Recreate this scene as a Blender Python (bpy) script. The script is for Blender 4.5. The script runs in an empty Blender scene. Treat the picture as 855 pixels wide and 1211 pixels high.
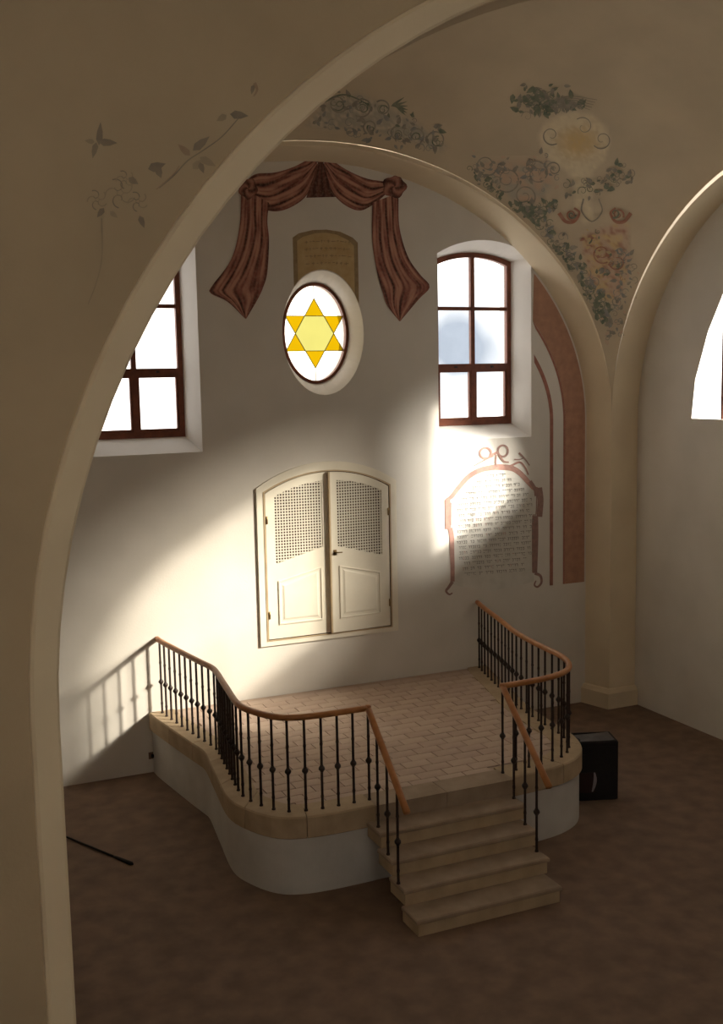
import bpy, bmesh, math, random
from mathutils import Vector, Matrix
from mathutils.geometry import tessellate_polygon

random.seed(7)
scene = bpy.context.scene
COL = scene.collection

# ------------------------------------------------------------------ camera
FPX, PX, PY = 1290.0, 427.5, 605.5
CAM = Vector((-5.117, -12.75, 4.703))
YAW, PITCH, ROLL = 0.41266, 0.12224, -0.01967
_F = Vector((math.sin(YAW)*math.cos(PITCH), math.cos(YAW)*math.cos(PITCH), -math.sin(PITCH)))
_R0 = Vector((math.cos(YAW), -math.sin(YAW), 0))
_U0 = _R0.cross(_F)
_R = _R0*math.cos(ROLL) + _U0*math.sin(ROLL)
_U = _R.cross(_F)
cd = bpy.data.cameras.new('camera')
cam = bpy.data.objects.new('camera', cd)
COL.objects.link(cam)
cd.sensor_fit = 'VERTICAL'
cd.sensor_height = 36.0
cd.lens = 36.0*FPX/1211.0
cd.clip_end = 200
cam.matrix_world = Matrix(((_R.x, _U.x, -_F.x, CAM.x), (_R.y, _U.y, -_F.y, CAM.y),
                           (_R.z, _U.z, -_F.z, CAM.z), (0, 0, 0, 1)))
scene.camera = cam

# ------------------------------------------------------------------ sky, sun, exposure
w = bpy.data.worlds.new('sky')
scene.world = w
w.use_nodes = True
nt = w.node_tree
nt.nodes.clear()
tc = nt.nodes.new('ShaderNodeTexCoord')
nz = nt.nodes.new('ShaderNodeTexNoise'); nz.inputs['Scale'].default_value = 14.0; nz.inputs['Detail'].default_value = 2.0
gap = nt.nodes.new('ShaderNodeVectorMath'); gap.operation = 'DISTANCE'     # a bluish gap in the white cloud cover
gap.inputs[1].default_value = tuple((_F + _R*((543-PX)/FPX) - _U*((412-PY)/FPX)).normalized())
wob = nt.nodes.new('ShaderNodeMath'); wob.operation = 'MULTIPLY_ADD'; wob.inputs[1].default_value = 0.05
rp = nt.nodes.new('ShaderNodeValToRGB')
rp.color_ramp.elements[0].position = 0.052; rp.color_ramp.elements[0].color = (0.135, 0.16, 0.195, 1)
rp.color_ramp.elements[1].position = 0.088; rp.color_ramp.elements[1].color = (1.0, 0.95, 0.875, 1)
bg = nt.nodes.new('ShaderNodeBackground'); bg.inputs['Strength'].default_value = 2.8
wo = nt.nodes.new('ShaderNodeOutputWorld')
L = nt.links
L.new(tc.outputs['Generated'], nz.inputs['Vector']); L.new(tc.outputs['Generated'], gap.inputs[0])
L.new(nz.outputs['Fac'], wob.inputs[0]); L.new(gap.outputs['Value'], wob.inputs[2])
L.new(wob.outputs[0], rp.inputs['Fac']); L.new(rp.outputs['Color'], bg.inputs['Color']); L.new(bg.outputs[0], wo.inputs[0])

SUN_DIR = Vector((-1.25, 1.0, -0.73))
for nm, en, ang in (('sun', 9.0, 2.0), ('sun_softener', 17.0, 13.0)):     # the sun, and a wider second lamp added to soften its patches
    sd = bpy.data.lights.new(nm, 'SUN')
    sd.energy = en
    sd.color = (1.0, 0.935, 0.82)
    sd.angle = math.radians(ang)
    sun = bpy.data.objects.new(nm, sd)
    COL.objects.link(sun)
    sun.location = (12, -8, 12)
    sun.rotation_euler = SUN_DIR.to_track_quat('-Z', 'Y').to_euler()

vs = scene.view_settings
vs.view_transform = 'Standard'
vs.look = 'None'
vs.gamma = 1.0
vs.use_curve_mapping = False
vs.exposure = 0.35
scene.cycles.use_denoising = True
scene.cycles.max_bounces = 10
scene.cycles.diffuse_bounces = 6
scene.cycles.transparent_max_bounces = 12
scene.cycles.sample_clamp_indirect = 4.0

# ------------------------------------------------------------------ helpers
def ray(x, y):
    return _F + _R*((x-PX)/FPX) - _U*((y-PY)/FPX)

def on(x, y, ax, v):
    d = ray(x, y)
    return CAM + d*((v-CAM[ax])/d[ax])

MATS = {}
def mat(name, col, col2=None, scale=6.0, rough=0.85, bump=0.0, bscale=60.0, metal=0.0, detail=5.0, spec=0.3):
    m = bpy.data.materials.new(name)
    m.use_nodes = True
    t = m.node_tree
    b = t.nodes['Principled BSDF']
    b.inputs['Roughness'].default_value = rough
    b.inputs['Metallic'].default_value = metal
    b.inputs['Specular IOR Level'].default_value = spec
    c = t.nodes.new('ShaderNodeTexCoord')
    n = t.nodes.new('ShaderNodeTexNoise')
    n.inputs['Scale'].default_value = scale
    n.inputs['Detail'].default_value = detail
    t.links.new(c.outputs['Object'], n.inputs['Vector'])
    mx = t.nodes.new('ShaderNodeMix'); mx.data_type = 'RGBA'
    rm = t.nodes.new('ShaderNodeMapRange')
    rm.inputs['From Min'].default_value = 0.3; rm.inputs['From Max'].default_value = 0.7
    t.links.new(n.outputs['Fac'], rm.inputs['Value'])
    t.links.new(rm.outputs['Result'], mx.inputs['Factor'])
    mx.inputs['A'].default_value = (*col, 1)
    mx.inputs['B'].default_value = (*(col2 or tuple(k*0.88 for k in col)), 1)
    t.links.new(mx.outputs['Result'], b.inputs['Base Color'])
    if bump > 0:
        n2 = t.nodes.new('ShaderNodeTexNoise'); n2.inputs['Scale'].default_value = bscale; n2.inputs['Detail'].default_value = 3
        t.links.new(c.outputs['Object'], n2.inputs['Vector'])
        bp = t.nodes.new('ShaderNodeBump'); bp.inputs['Strength'].default_value = bump; bp.inputs['Distance'].default_value = 0.01
        t.links.new(n2.outputs['Fac'], bp.inputs['Height'])
        t.links.new(bp.outputs['Normal'], b.inputs['Normal'])
    MATS[name] = m
    return m

def glassmat(name, tint, haze=0.04):
    m = bpy.data.materials.new(name)
    m.use_nodes = True
    t = m.node_tree
    t.nodes.clear()
    o = t.nodes.new('ShaderNodeOutputMaterial')
    c = t.nodes.new('ShaderNodeTexCoord')
    n = t.nodes.new('ShaderNodeTexNoise'); n.inputs['Scale'].default_value = 4.0
    t.links.new(c.outputs['Object'], n.inputs['Vector'])
    mx = t.nodes.new('ShaderNodeMix'); mx.data_type = 'RGBA'
    mx.inputs['A'].default_value = (*tint, 1)
    mx.inputs['B'].default_value = (*tuple(k*0.93 for k in tint), 1)
    t.links.new(n.outputs['Fac'], mx.inputs['Factor'])
    tr = t.nodes.new('ShaderNodeBsdfTransparent')
    t.links.new(mx.outputs['Result'], tr.inputs['Color'])
    tl = t.nodes.new('ShaderNodeBsdfTranslucent')
    t.links.new(mx.outputs['Result'], tl.inputs['Color'])
    ms = t.nodes.new('ShaderNodeMixShader'); ms.inputs[0].default_value = haze
    t.links.new(tr.outputs[0], ms.inputs[1]); t.links.new(tl.outputs[0], ms.inputs[2])
    t.links.new(ms.outputs[0], o.inputs['Surface'])
    MATS[name] = m
    return m

def attrmat(name, strength=0.3):
    m = bpy.data.materials.new(name)
    m.use_nodes = True
    t = m.node_tree
    b = t.nodes['Principled BSDF']
    b.inputs['Roughness'].default_value = 0.9
    b.inputs['Specular IOR Level'].default_value = 0.15
    a = t.nodes.new('ShaderNodeAttribute'); a.attribute_name = 'Col'
    c = t.nodes.new('ShaderNodeTexCoord')
    n = t.nodes.new('ShaderNodeTexNoise'); n.inputs['Scale'].default_value = 28.0; n.inputs['Detail'].default_value = 4
    t.links.new(c.outputs['Object'], n.inputs['Vector'])
    rm = t.nodes.new('ShaderNodeMapRange')
    rm.inputs['To Min'].default_value = 0.0; rm.inputs['To Max'].default_value = strength
    rm.inputs['From Min'].default_value = 0.45; rm.inputs['From Max'].default_value = 0.8
    t.links.new(n.outputs['Fac'], rm.inputs['Value'])
    mx = t.nodes.new('ShaderNodeMix'); mx.data_type = 'RGBA'
    t.links.new(rm.outputs['Result'], mx.inputs['Factor'])
    t.links.new(a.outputs['Color'], mx.inputs['A'])
    mx.inputs['B'].default_value = (0.50, 0.36, 0.27, 1)
    t.links.new(mx.outputs['Result'], b.inputs['Base Color'])
    MATS[name] = m
    return m

WORLD = {}
def tag(o, label=None, cat=None, group=None, kind=None):
    if label: o['label'] = label
    if cat: o['category'] = cat
    if group: o['group'] = group
    if kind: o['kind'] = kind
    return o

def place(o, wl, parent):
    COL.objects.link(o)
    WORLD[o.name] = Vector(wl)
    if parent is not None:
        o.parent = parent
        o.location = Vector(wl) - WORLD[parent.name]
    else:
        o.location = Vector(wl)
    return o

def empty(name, loc, **k):
    o = bpy.data.objects.new(name, None)
    o.empty_display_size = 0.1
    place(o, loc, None)
    return tag(o, **k)

class MB:
    def __init__(s):
        s.v = []; s.f = []; s.m = []; s.sm = []; s.col = []
    def add(s, vs, fs, mi=0, smooth=False):
        k = len(s.v)
        s.v += [Vector(a) for a in vs]
        for f in fs:
            s.f.append([i+k for i in f]); s.m.append(mi); s.sm.append(smooth)
        return s
    def box(s, x0, x1, y0, y1, z0, z1, mi=0, M=None):
        vs = [Vector((x, y, z)) for z in (z0, z1) for y in (y0, y1) for x in (x0, x1)]
        if M is not None: vs = [M @ a for a in vs]
        return s.add(vs, [(0, 2, 3, 1), (4, 5, 7, 6), (0, 1, 5, 4), (2, 6, 7, 3), (0, 4, 6, 2), (1, 3, 7, 5)], mi)
    def bar(s, a, b, wd, dp, up=(0, 0, 1), mi=0):
        a = Vector(a); b = Vector(b); d = (b-a).normalized(); u = Vector(up)
        n = d.cross(u).normalized(); u = n.cross(d)
        vs = [p + n*(i*wd/2) + u*(j*dp/2) for p in (a, b) for (i, j) in ((-1, -1), (1, -1), (1, 1), (-1, 1))]
        return s.add(vs, [(0, 1, 2, 3), (7, 6, 5, 4), (0, 4, 5, 1), (1, 5, 6, 2), (2, 6, 7, 3), (3, 7, 4, 0)], mi)
    def loft(s, rings, closed=True, caps=False, mi=0, smooth=False, ringclosed=False):
        n = len(rings[0]); vs = [p for r in rings for p in r]; fs = []
        nr = len(rings)
        for i in range(nr if ringclosed else nr-1):
            i2 = (i+1) % nr
            for j in range(n if closed else n-1):
                j2 = (j+1) % n
                fs.append((i*n+j, i*n+j2, i2*n+j2, i2*n+j))
        if caps:
            fs.append(tuple(range(n-1, -1, -1))); fs.append(tuple((nr-1)*n+j for j in range(n)))
        return s.add(vs, fs, mi, smooth)
    def lathe(s, prof, c=(0, 0, 0), n=10, mi=0, smooth=True):
        c = Vector(c)
        rings = [[c + Vector((r*math.cos(2*math.pi*j/n), r*math.sin(2*math.pi*j/n), z)) for j in range(n)] for r, z in prof]
        return s.loft(rings, caps=True, mi=mi, smooth=smooth)
    def poly(s, loops, mi=0):
        loops = [[Vector(p) for p in l] for l in loops]
        allp = [p for l in loops for p in l]
        return s.add(allp, [tuple(t) for t in tessellate_polygon(loops)], mi)
    def prism(s, outline, d, mi=0):
        """extrude a flat outline (list of 3D points) by vector d"""
        d = Vector(d); a = [Vector(p) for p in outline]; b = [p+d for p in a]
        n = len(a)
        tri = [tuple(t) for t in tessellate_polygon([a])]
        s.add(a+b, tri + [tuple(i+n for i in reversed(t)) for t in tri] + [(i, (i+1) % n, (i+1) % n+n, i+n) for i in range(n)], mi)
        return s
    def build(s, name, mats, parent=None, fix=True, **k):
        if not isinstance(mats, (list, tuple)): mats = [mats]
        lo = Vector((min(p.x for p in s.v), min(p.y for p in s.v), min(p.z for p in s.v)))
        hi = Vector((max(p.x for p in s.v), max(p.y for p in s.v), max(p.z for p in s.v)))
        c = (lo+hi)/2
        me = bpy.data.meshes.new(name)
        me.from_pydata([p-c for p in s.v], [], s.f)
        for m in mats: me.materials.append(MATS[m])
        for i, p in enumerate(me.polygons):
            p.material_index = s.m[i]; p.use_smooth = s.sm[i]
        if s.col:
            at = me.color_attributes.new('Col', 'FLOAT_COLOR', 'POINT')
            for i, cc in enumerate(s.col): at.data[i].color = (*cc, 1)
        if fix:
            bm = bmesh.new(); bm.from_mesh(me)
            bmesh.ops.recalc_face_normals(bm, faces=bm.faces)
            bm.to_mesh(me); bm.free()
        me.update()
        o = bpy.data.objects.new(name, me)
        place(o, c, parent)
        return tag(o, **k)

def copy_at(src, wl, parent):
    o = src.copy()
    o.parent = None
    return place(o, wl, parent)

def catmull(pts, n=8):
    pts = [Vector(p) for p in pts]
    P = [pts[0]*2-pts[1]] + pts + [pts[-1]*2-pts[-2]]
    out = []
    for i in range(1, len(P)-2):
        a, b, c, d = P[i-1], P[i], P[i+1], P[i+2]
        for k in range(n):
            t = k/n
            out.append(0.5*((2*b) + (c-a)*t + (2*a-5*b+4*c-d)*t*t + (3*b-a-3*c+d)*t**3))
    out.append(pts[-1])
    return out

def arclen(pts):
    s = [0]
    for i in range(1, len(pts)): s.append(s[-1]+(pts[i]-pts[i-1]).length)
    return s

def sample(pts, s, d):
    d = max(0, min(d, s[-1]))
    for i in range(1, len(pts)):
        if s[i] >= d:
            t = (d-s[i-1])/max(1e-9, s[i]-s[i-1])
            return pts[i-1].lerp(pts[i], t)
    return pts[-1].copy()

def resample(pts, n):
    s = arclen(pts)
    return [sample(pts, s, s[-1]*i/(n-1)) for i in range(n)]

# ------------------------------------------------------------------ materials
mat('plaster_wall', (0.70, 0.655, 0.59), (0.62, 0.578, 0.515), 1.2, 0.92, 0.10, 45, spec=0.1)
mat('plaster_reveal', (0.80, 0.77, 0.73), (0.74, 0.71, 0.67), 2.0, 0.9, 0.06, 45, spec=0.1)
mat('plaster_arch', (0.77, 0.66, 0.48), (0.70, 0.59, 0.43), 1.5, 0.92, 0.08, 50, spec=0.1)
mat('plaster_vault', (0.60, 0.50, 0.36), (0.51, 0.425, 0.31), 1.3, 0.95, 0.10, 40, spec=0.1)
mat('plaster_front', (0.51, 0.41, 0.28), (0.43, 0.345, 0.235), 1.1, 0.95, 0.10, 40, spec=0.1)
mat('plaster_base', (0.60, 0.58, 0.55), (0.50, 0.48, 0.45), 2.5, 0.92, 0.10, 40, spec=0.1)
mat('floor_stone', (0.235, 0.155, 0.11), (0.16, 0.105, 0.075), 5.0, 0.75, 0.08, 30, spec=0.25)
mat('paver', (0.50, 0.38, 0.305), (0.41, 0.305, 0.24), 3.0, 0.8, 0.10, 40, spec=0.25)
mat('paver_pale', (0.53, 0.41, 0.33), (0.45, 0.34, 0.265), 3.0, 0.8, 0.10, 40, spec=0.25)
mat('mortar', (0.46, 0.35, 0.275), None, 8.0, 0.95)
mat('coping', (0.48, 0.365, 0.24), (0.37, 0.28, 0.18), 5.0, 0.8, 0.10, 50, spec=0.25)
mat('step_stone', (0.37, 0.285, 0.21), (0.28, 0.21, 0.15), 5.0, 0.8, 0.10, 50, spec=0.25)
mat('handrail_wood', (0.46, 0.20, 0.065), (0.34, 0.13, 0.04), 9.0, 0.45, 0.03, 80, spec=0.4)
mat('wrought_iron', (0.022, 0.014, 0.012), (0.035, 0.018, 0.014), 30.0, 0.5, 0.1, 90, spec=0.4)
mat('window_wood', (0.20, 0.055, 0.022), (0.13, 0.035, 0.015), 14.0, 0.5, 0.05, 80, spec=0.35)
mat('door_paint', (0.78, 0.72, 0.60), (0.72, 0.66, 0.54), 3.0, 0.55, 0.03, 60, spec=0.3)
mat('door_paint_shade', (0.48, 0.36, 0.22), None, 6.0, 0.6)  # door paint darkened to carry the shade at the door joints
mat('dark_interior', (0.09, 0.05, 0.03), None, 4.0, 0.9)
mat('brass', (0.30, 0.20, 0.09), None, 12.0, 0.35, metal=0.8)
mat('lead', (0.20, 0.17, 0.10), None, 12.0, 0.6)
mat('black_plastic', (0.009, 0.008, 0.009), (0.013, 0.012, 0.012), 20.0, 0.75, 0.05, 80)
mat('grey_plastic', (0.11, 0.10, 0.10), (0.06, 0.055, 0.055), 9.0, 0.5)
mat('dark_red_print', (0.022, 0.009, 0.008), None, 12.0, 0.6)
mat('pale_print', (0.25, 0.22, 0.24), None, 12.0, 0.6)
mat('socket', (0.20, 0.12, 0.08), None, 12.0, 0.5)
mat('paint_red', (0.46, 0.26, 0.175), (0.36, 0.20, 0.14), 9.0, 0.92, spec=0.1)
mat('paint_red_line', (0.42, 0.20, 0.15), (0.30, 0.14, 0.11), 12.0, 0.92, spec=0.1)
mat('paint_frame', (0.44, 0.25, 0.20), (0.32, 0.19, 0.16), 16.0, 0.92, spec=0.1)
mat('paint_frame_dark', (0.26, 0.17, 0.15), (0.36, 0.22, 0.18), 16.0, 0.92, spec=0.1)
mat('paint_tablet', (0.66, 0.63, 0.57), (0.58, 0.55, 0.49), 6.0, 0.92, spec=0.1)
mat('paint_ink', (0.15, 0.135, 0.12), (0.30, 0.28, 0.25), 14.0, 0.92, spec=0.1)
mat('paint_ink_red', (0.40, 0.20, 0.17), (0.5, 0.36, 0.3), 14.0, 0.92, spec=0.1)
mat('paint_ochre', (0.46, 0.32, 0.15), (0.54, 0.40, 0.22), 9.0, 0.92, spec=0.1)
mat('paint_ochre_dark', (0.28, 0.20, 0.11), (0.36, 0.27, 0.16), 12.0, 0.92, spec=0.1)
mat('fl_green', (0.13, 0.16, 0.12), (0.27, 0.27, 0.20), 14.0, 0.95, spec=0.1)
mat('fl_grey', (0.24, 0.22, 0.19), (0.38, 0.34, 0.27), 12.0, 0.95, spec=0.1)
mat('fl_bluegrey', (0.23, 0.235, 0.225), (0.36, 0.34, 0.30), 9.0, 0.95, spec=0.1)
mat('fl_ochre', (0.60, 0.44, 0.21), (0.52, 0.42, 0.27), 7.0, 0.95, spec=0.1)
mat('fl_cream', (0.72, 0.62, 0.45), (0.62, 0.53, 0.38), 5.0, 0.95, spec=0.1)
mat('fl_pink', (0.60, 0.42, 0.31), (0.54, 0.42, 0.31), 6.0, 0.95, spec=0.1)
mat('fl_red', (0.36, 0.15, 0.10), (0.42, 0.25, 0.18), 12.0, 0.95, spec=0.1)
mat('fl_faint', (0.33, 0.275, 0.20), (0.39, 0.32, 0.225), 9.0, 0.95, spec=0.1)
mat('fl_faint_dark', (0.23, 0.20, 0.16), (0.32, 0.27, 0.20), 9.0, 0.95, spec=0.1)
mat('fl_faint_red', (0.34, 0.235, 0.17), (0.38, 0.30, 0.21), 9.0, 0.95, spec=0.1)
attrmat('paint_drape')
attrmat('paint_wash', 0.0)
glassmat('glass_clear', (0.95, 0.96, 0.97))
glassmat('glass_dimming', (0.64, 0.635, 0.62), 0.02)  # tint added to dim the sun patch thrown through this pane
glassmat('glass_white', (0.97, 0.95, 0.92))
glassmat('glass_gold', (0.525, 0.41, 0.03), 0.0)
glassmat('glass_lemon', (0.535, 0.52, 0.275), 0.0)

# ------------------------------------------------------------------ outlines
def seg_arch(cx, hw, zb, zs, za, n=14):
    """flat bottom, straight sides, segmental top: list of (x, z)"""
    h = za-zs
    r = (hw*hw+h*h)/(2*h)
    a0 = math.asin(min(1, hw/r))
    pts = [(cx-hw, zb), (cx+hw, zb)]
    for i in range(n+1):
        a = a0 - 2*a0*i/n
        pts.append((cx+r*math.sin(a), za-r+r*math.cos(a)))
    return pts

def oval(cx, cz, a, b, n=48):
    return [(cx+a*math.cos(2*math.pi*i/n), cz+b*math.sin(2*math.pi*i/n)) for i in range(n)]

def xz(pts, y): return [Vector((p[0], y, p[1])) for p in pts]

def lx_(x): return x if x > 0 else x*1.135      # the left half of the bay is wider
# ------------------------------------------------------------------ setting: east wall
ZA0 = 4.06                       # springing of the vault
AX, BZ = 4.06, 3.38              # wall arch half span, rise
WX, WHW = 2.312, 0.594
FY0, FY1 = 0.34, 0.40            # window frame depth
mb = MB()
front_loops = [[(-5.2, 0), (4.6, 0), (4.6, 8.4), (-5.2, 8.4)]]
holes = []
for s in (-1, 1):
    holes.append((seg_arch(s*WX, 0.712, 3.86, 6.28, 6.47), seg_arch(s*WX, WHW, 4.035, 6.235, 6.345)))
holes.append((oval(0.0, 5.266, 0.545, 0.765), oval(0.022, 5.277, 0.455, 0.635)))
niche = seg_arch(0, 0.90, 1.43, 3.34, 3.62, 24)
mb.poly([xz(front_loops[0], 0)] + [xz(h[0], 0) for h in holes] + [xz(niche, 0)])
for a, b in holes:
    A = xz(a, 0); B = xz(b, FY0)
    rings = [A, [p.lerp(q, 0.08) for p, q in zip(A, B)], B]
    mb.loft(rings, mi=1)
    mb.loft([xz(b, FY0), xz(b, 0.62)], mi=1)
wall_east = mb.build('wall_east', ['plaster_wall', 'plaster_reveal'], fix=False, kind='structure',
                     label='tall pale plaster end wall holding the three windows')

# wall arch: jambs and splayed soffit, thin ledge under the vault
def arch_curve(a, b, z0, y, n=48, zfloor=0.0, sgn=1):
    pts = [Vector((a, y, zfloor)), Vector((a, y, z0*0.5))]
    for i in range(n+1):
        t = math.pi*i/n
        pts.append(Vector((a*math.cos(t), y, z0+b*math.sin(t))))
    pts += [Vector((-a, y, z0*0.5)), Vector((-a, y, zfloor))]
    return [Vector((lx_(q.x), q.y, q.z)) for q in pts]
mb = MB()
inner = arch_curve(3.93, 3.27, ZA0, 0.0)
fr = arch_curve(AX-0.01, BZ-0.02, ZA0, -0.37)
fr2 = arch_curve(AX, BZ-0.005, ZA0, -0.40)
led = arch_curve(AX+0.14, BZ+0.14, ZA0, -0.395)
mb.loft([inner, fr], closed=False, smooth=True)
mb.loft([fr, fr2, led], closed=False, smooth=False)
mb.build('trim_1', ['plaster_arch'], fix=False, kind='structure', label='plaster wall arch framing the end wall')

# bay side walls, side arches
BAY0, BAY1 = -0.40, -6.88
RB_ = 3.12                       # rise of the side arches
YC, HB = (BAY0+BAY1)/2, (BAY0-BAY1)/2
def side_curve(x, n=40):
    pts = [Vector((x, BAY0, 0)), Vector((x, BAY0, 2))]
    for i in range(n+1):
        t = math.pi*i/n
        pts.append(Vector((x, YC+HB*math.cos(t), ZA0+RB_*math.sin(t))))
    return pts + [Vector((x, BAY1, 2)), Vector((x, BAY1, 0))]
for s, nm in ((1, 'right'), (-1, 'left')):
    mb = MB()
    mb.loft([side_curve(lx_(s*AX)), side_curve(4.5 if s > 0 else -5.0)], closed=False, smooth=True)
    mb.build('trim_2' if s > 0 else 'trim_3', ['plaster_arch'], fix=False, kind='structure',
             label='plaster side arch and corner pier on the ' + nm)
WB = [(-1.50, 4.10), (-1.56, 4.60), (-1.78, 5.2), (-2.12, 5.8), (-2.5, 6.2), (-2.5, 4.10)]
WA = [(-3.75, 4.12), (-3.75, 6.3), (-4.0, 6.4), (-4.5, 6.5), (-5.4, 6.5), (-5.8, 6.3), (-6.1, 5.9), (-6.1, 4.12)]
mb = MB()
X = 4.5
yz = lambda pts, x: [Vector((x, p[0], p[1])) for p in pts]
mb.poly([yz([(0.1, 0), (-17, 0), (-17, 9.6), (0.1, 9.6)], X), yz(WA, X), yz(WB, X)])
for o in (WA, WB):
    mb.loft([yz(o, X), yz(o, X+0.15)], mi=1)
mb.build('wall_right', ['plaster_wall', 'plaster_reveal'], fix=False, kind='structure', label='right side wall with high side windows')
for i, o in enumerate((WB, WA)):
    r = empty('window_%d' % (4+i), (X+0.08, (o[0][0]+o[-1][0])/2, 4.1), kind='structure', label='high side window in the right wall, ' + ('nearer the end wall' if i == 0 else 'nearer the hall'))
    m2 = MB(); m2.prism(yz(o, X+0.08), (0.006, 0, 0)); m2.build('pane', 'glass_clear' if i == 0 else 'glass_dimming', r)
    y0, y1 = o[0][0], o[-1][0]
    m2 = MB(); m2.box(X+0.05, X+0.11, (y0+y1)/2-0.02, (y0+y1)/2+0.02, 4.1, 5.2); m2.build('mullion', 'window_wood', r)

# left wall of the bay
mb = MB(); mb.add([(-5.0, 0.1, 0), (-5.0, -7.3, 0), (-5.0, -7.3, 9.6), (-5.0, 0.1, 9.6)], [(0, 1, 2, 3)])
mb.build('wall_left', ['plaster_wall'], fix=False, kind='structure', label='left side wall of the dais bay')

# sail vault (ellipsoid) over the bay
HV = math.hypot(BZ, RB_)
EA, EB = AX*HV/BZ, HB*HV/RB_
def vault_z(x, y):
    q = 1-(x/EA)**2-((y-YC)/EB)**2
    return ZA0+0.05+HV*math.sqrt(max(0, q))
def ux_(x): return x if x > 0 else x/1.135
def on_vault(px, py, lift=0.012):
    d = ray(px, py); t = 3.0; prev = None
    while t < 30:
        p = CAM+d*t
        if p.y > BAY1-0.2 and p.z > vault_z(ux_(p.x), p.y):
            lo, hi = t-0.05, t
            for _ in range(18):
                m = (lo+hi)/2; q = CAM+d*m
                if q.z > vault_z(ux_(q.x), q.y): hi = m
                else: lo = m
            return CAM+d*(lo-lift) if (CAM+d*lo).y < BAY0-0.01 else None
        t += 0.05
    return None
mb = MB()
NX, NY = 64, 48
vs_ = []
for j in range(NY+1):
    y = YC + HB*math.cos(math.pi*j/NY)
    for i in range(NX+1):
        x = (AX+0.0)*math.cos(math.pi*i/NX)
        vs_.append((lx_(x), y, vault_z(x, y)))
mb.add(vs_, [(j*(NX+1)+i, j*(NX+1)+i+1, (j+1)*(NX+1)+i+1, (j+1)*(NX+1)+i) for j in range(NY) for i in range(NX)], smooth=True)
mb.build('ceiling', ['plaster_vault'], fix=False, kind='structure', label='painted sail vault above the dais')

# transverse arch wall between hall and dais bay
TA, TB, TZ = 4.4, 4.09, 3.05
YF = -7.30
def tcurve(off, y, n=56, zf=0.0):
    pts = [Vector((-(TA+off), y, zf)), Vector((-(TA+off), y, 1.6))]
    for i in range(n+1):
        t = math.pi - math.pi*i/n
        pts.append(Vector(((TA+off)*math.cos(t), y, TZ+(TB+off)*math.sin(t))))
    return pts + [Vector((TA+off, y, 1.6)), Vector((TA+off, y, zf))]
mb = MB()
def arch_plate(m, off, y, xa, xb, ztop):
    c = tcurve(off, y)[2:-2]
    m.loft([c, [Vector((q.x, y, ztop)) for q in c]], closed=False)
    m.add([(xa, y, 0), (c[0].x, y, 0), (c[0].x, y, ztop), (xa, y, ztop)], [(0, 1, 2, 3)])
    m.add([(c[-1].x, y, 0), (xb, y, 0), (xb, y, ztop), (c[-1].x, y, ztop)], [(0, 1, 2, 3)])
arch_plate(mb, 0.05, YF, -7.5, 4.5, 9.6)
mb.loft([tcurve(0.0, YF), tcurve(0.0, YF+0.42)], closed=False, smooth=True)
arch_plate(mb, 0.0, YF+0.42, -5.1, 4.6, 8.8)
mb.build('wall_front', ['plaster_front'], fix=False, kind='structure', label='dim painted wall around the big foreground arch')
mb = MB()
mb.loft([tcurve(0.0, YF+0.05), tcurve(0.0, YF-0.022), tcurve(0.012, YF-0.03), tcurve(0.12, YF-0.03), tcurve(0.137, YF-0.018), tcurve(0.142, YF)], closed=False)
mb.build('trim_4', ['plaster_arch'], fix=False, kind='structure', label='broad cream plaster band around the foreground arch')

# floor, hall shell
mb = MB(); mb.box(-7.5, 4.5, -17, 0.1, -0.1, 0.0)
mb.build('floor', ['floor_stone'], kind='structure', label='brown stone floor')
mb = MB()
mb.add([(-7.5, -17, 0), (-7.5, YF, 0), (-7.5, YF, 9.6), (-7.5, -17, 9.6)], [(0, 1, 2, 3)])
mb.build('wall_hall', ['plaster_wall'], fix=False, kind='structure', label='left wall of the hall')
mb = MB()
bh = [[(-3.5, 5.4), (-1.5, 5.4), (-1.5, 8.6), (-3.5, 8.6)]]  # unseen opening added to bring ambient sky light into the hall
mb.poly([xz([(-7.5, 0), (4.5, 0), (4.5, 9.6), (-7.5, 9.6)], -17)] + [xz(h, -17) for h in bh])
mb.build('wall_back', ['plaster_wall'], fix=False, kind='structure', label='back wall of the hall with an unseen opening added for sky light')
mb = MB(); mb.add([(-7.5, -17, 9.6), (4.5, -17, 9.6), (4.5, YF, 9.6), (-7.5, YF, 9.6)], [(0, 1, 2, 3)])
mb.build('ceiling_hall', ['plaster_vault'], fix=False, kind='structure', label='ceiling of the hall')

# pier plinths in the bay corners
for s, n in ((1, 1), (-1, 2)):
    mb = MB()
    def ring(o, z):
        x0, x1 = (AX-o, 4.5) if s > 0 else (lx_(-AX)+o, -5.0)
        y0, y1 = 0.0, BAY0-o
        xs = AX-0.13-o if s > 0 else lx_(-AX)+0.13+o
        return [Vector((xs, y0, z)), Vector((x0, y1, z)), Vector((x1, y1, z)), Vector((x1, y0, z))]
    mb.loft([ring(0.07, 0), ring(0.07, 0.22), ring(0.03, 0.27), ring(0.0, 0.28)], caps=False)
    mb.build('baseboard_%s' % ('right' if s > 0 else 'left'), 'plaster_arch', kind='structure', label='plain plinth at the foot of the corner pier')

# ------------------------------------------------------------------ east windows
def ring_prism(mb, a, b, y0, y1, mi=0):
    """frame between outer outline a and inner outline b (same count)"""
    mb.loft([xz(a, y0), xz(b, y0), xz(b, y1), xz(a, y1)], closed=True, mi=mi, ringclosed=True)

def arch_z(x, cx, hw, zs, za):
    h = za-zs; r = (hw*hw+h*h)/(2*h)
    return za-r+math.sqrt(max(0, r*r-(x-cx)**2))

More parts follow.
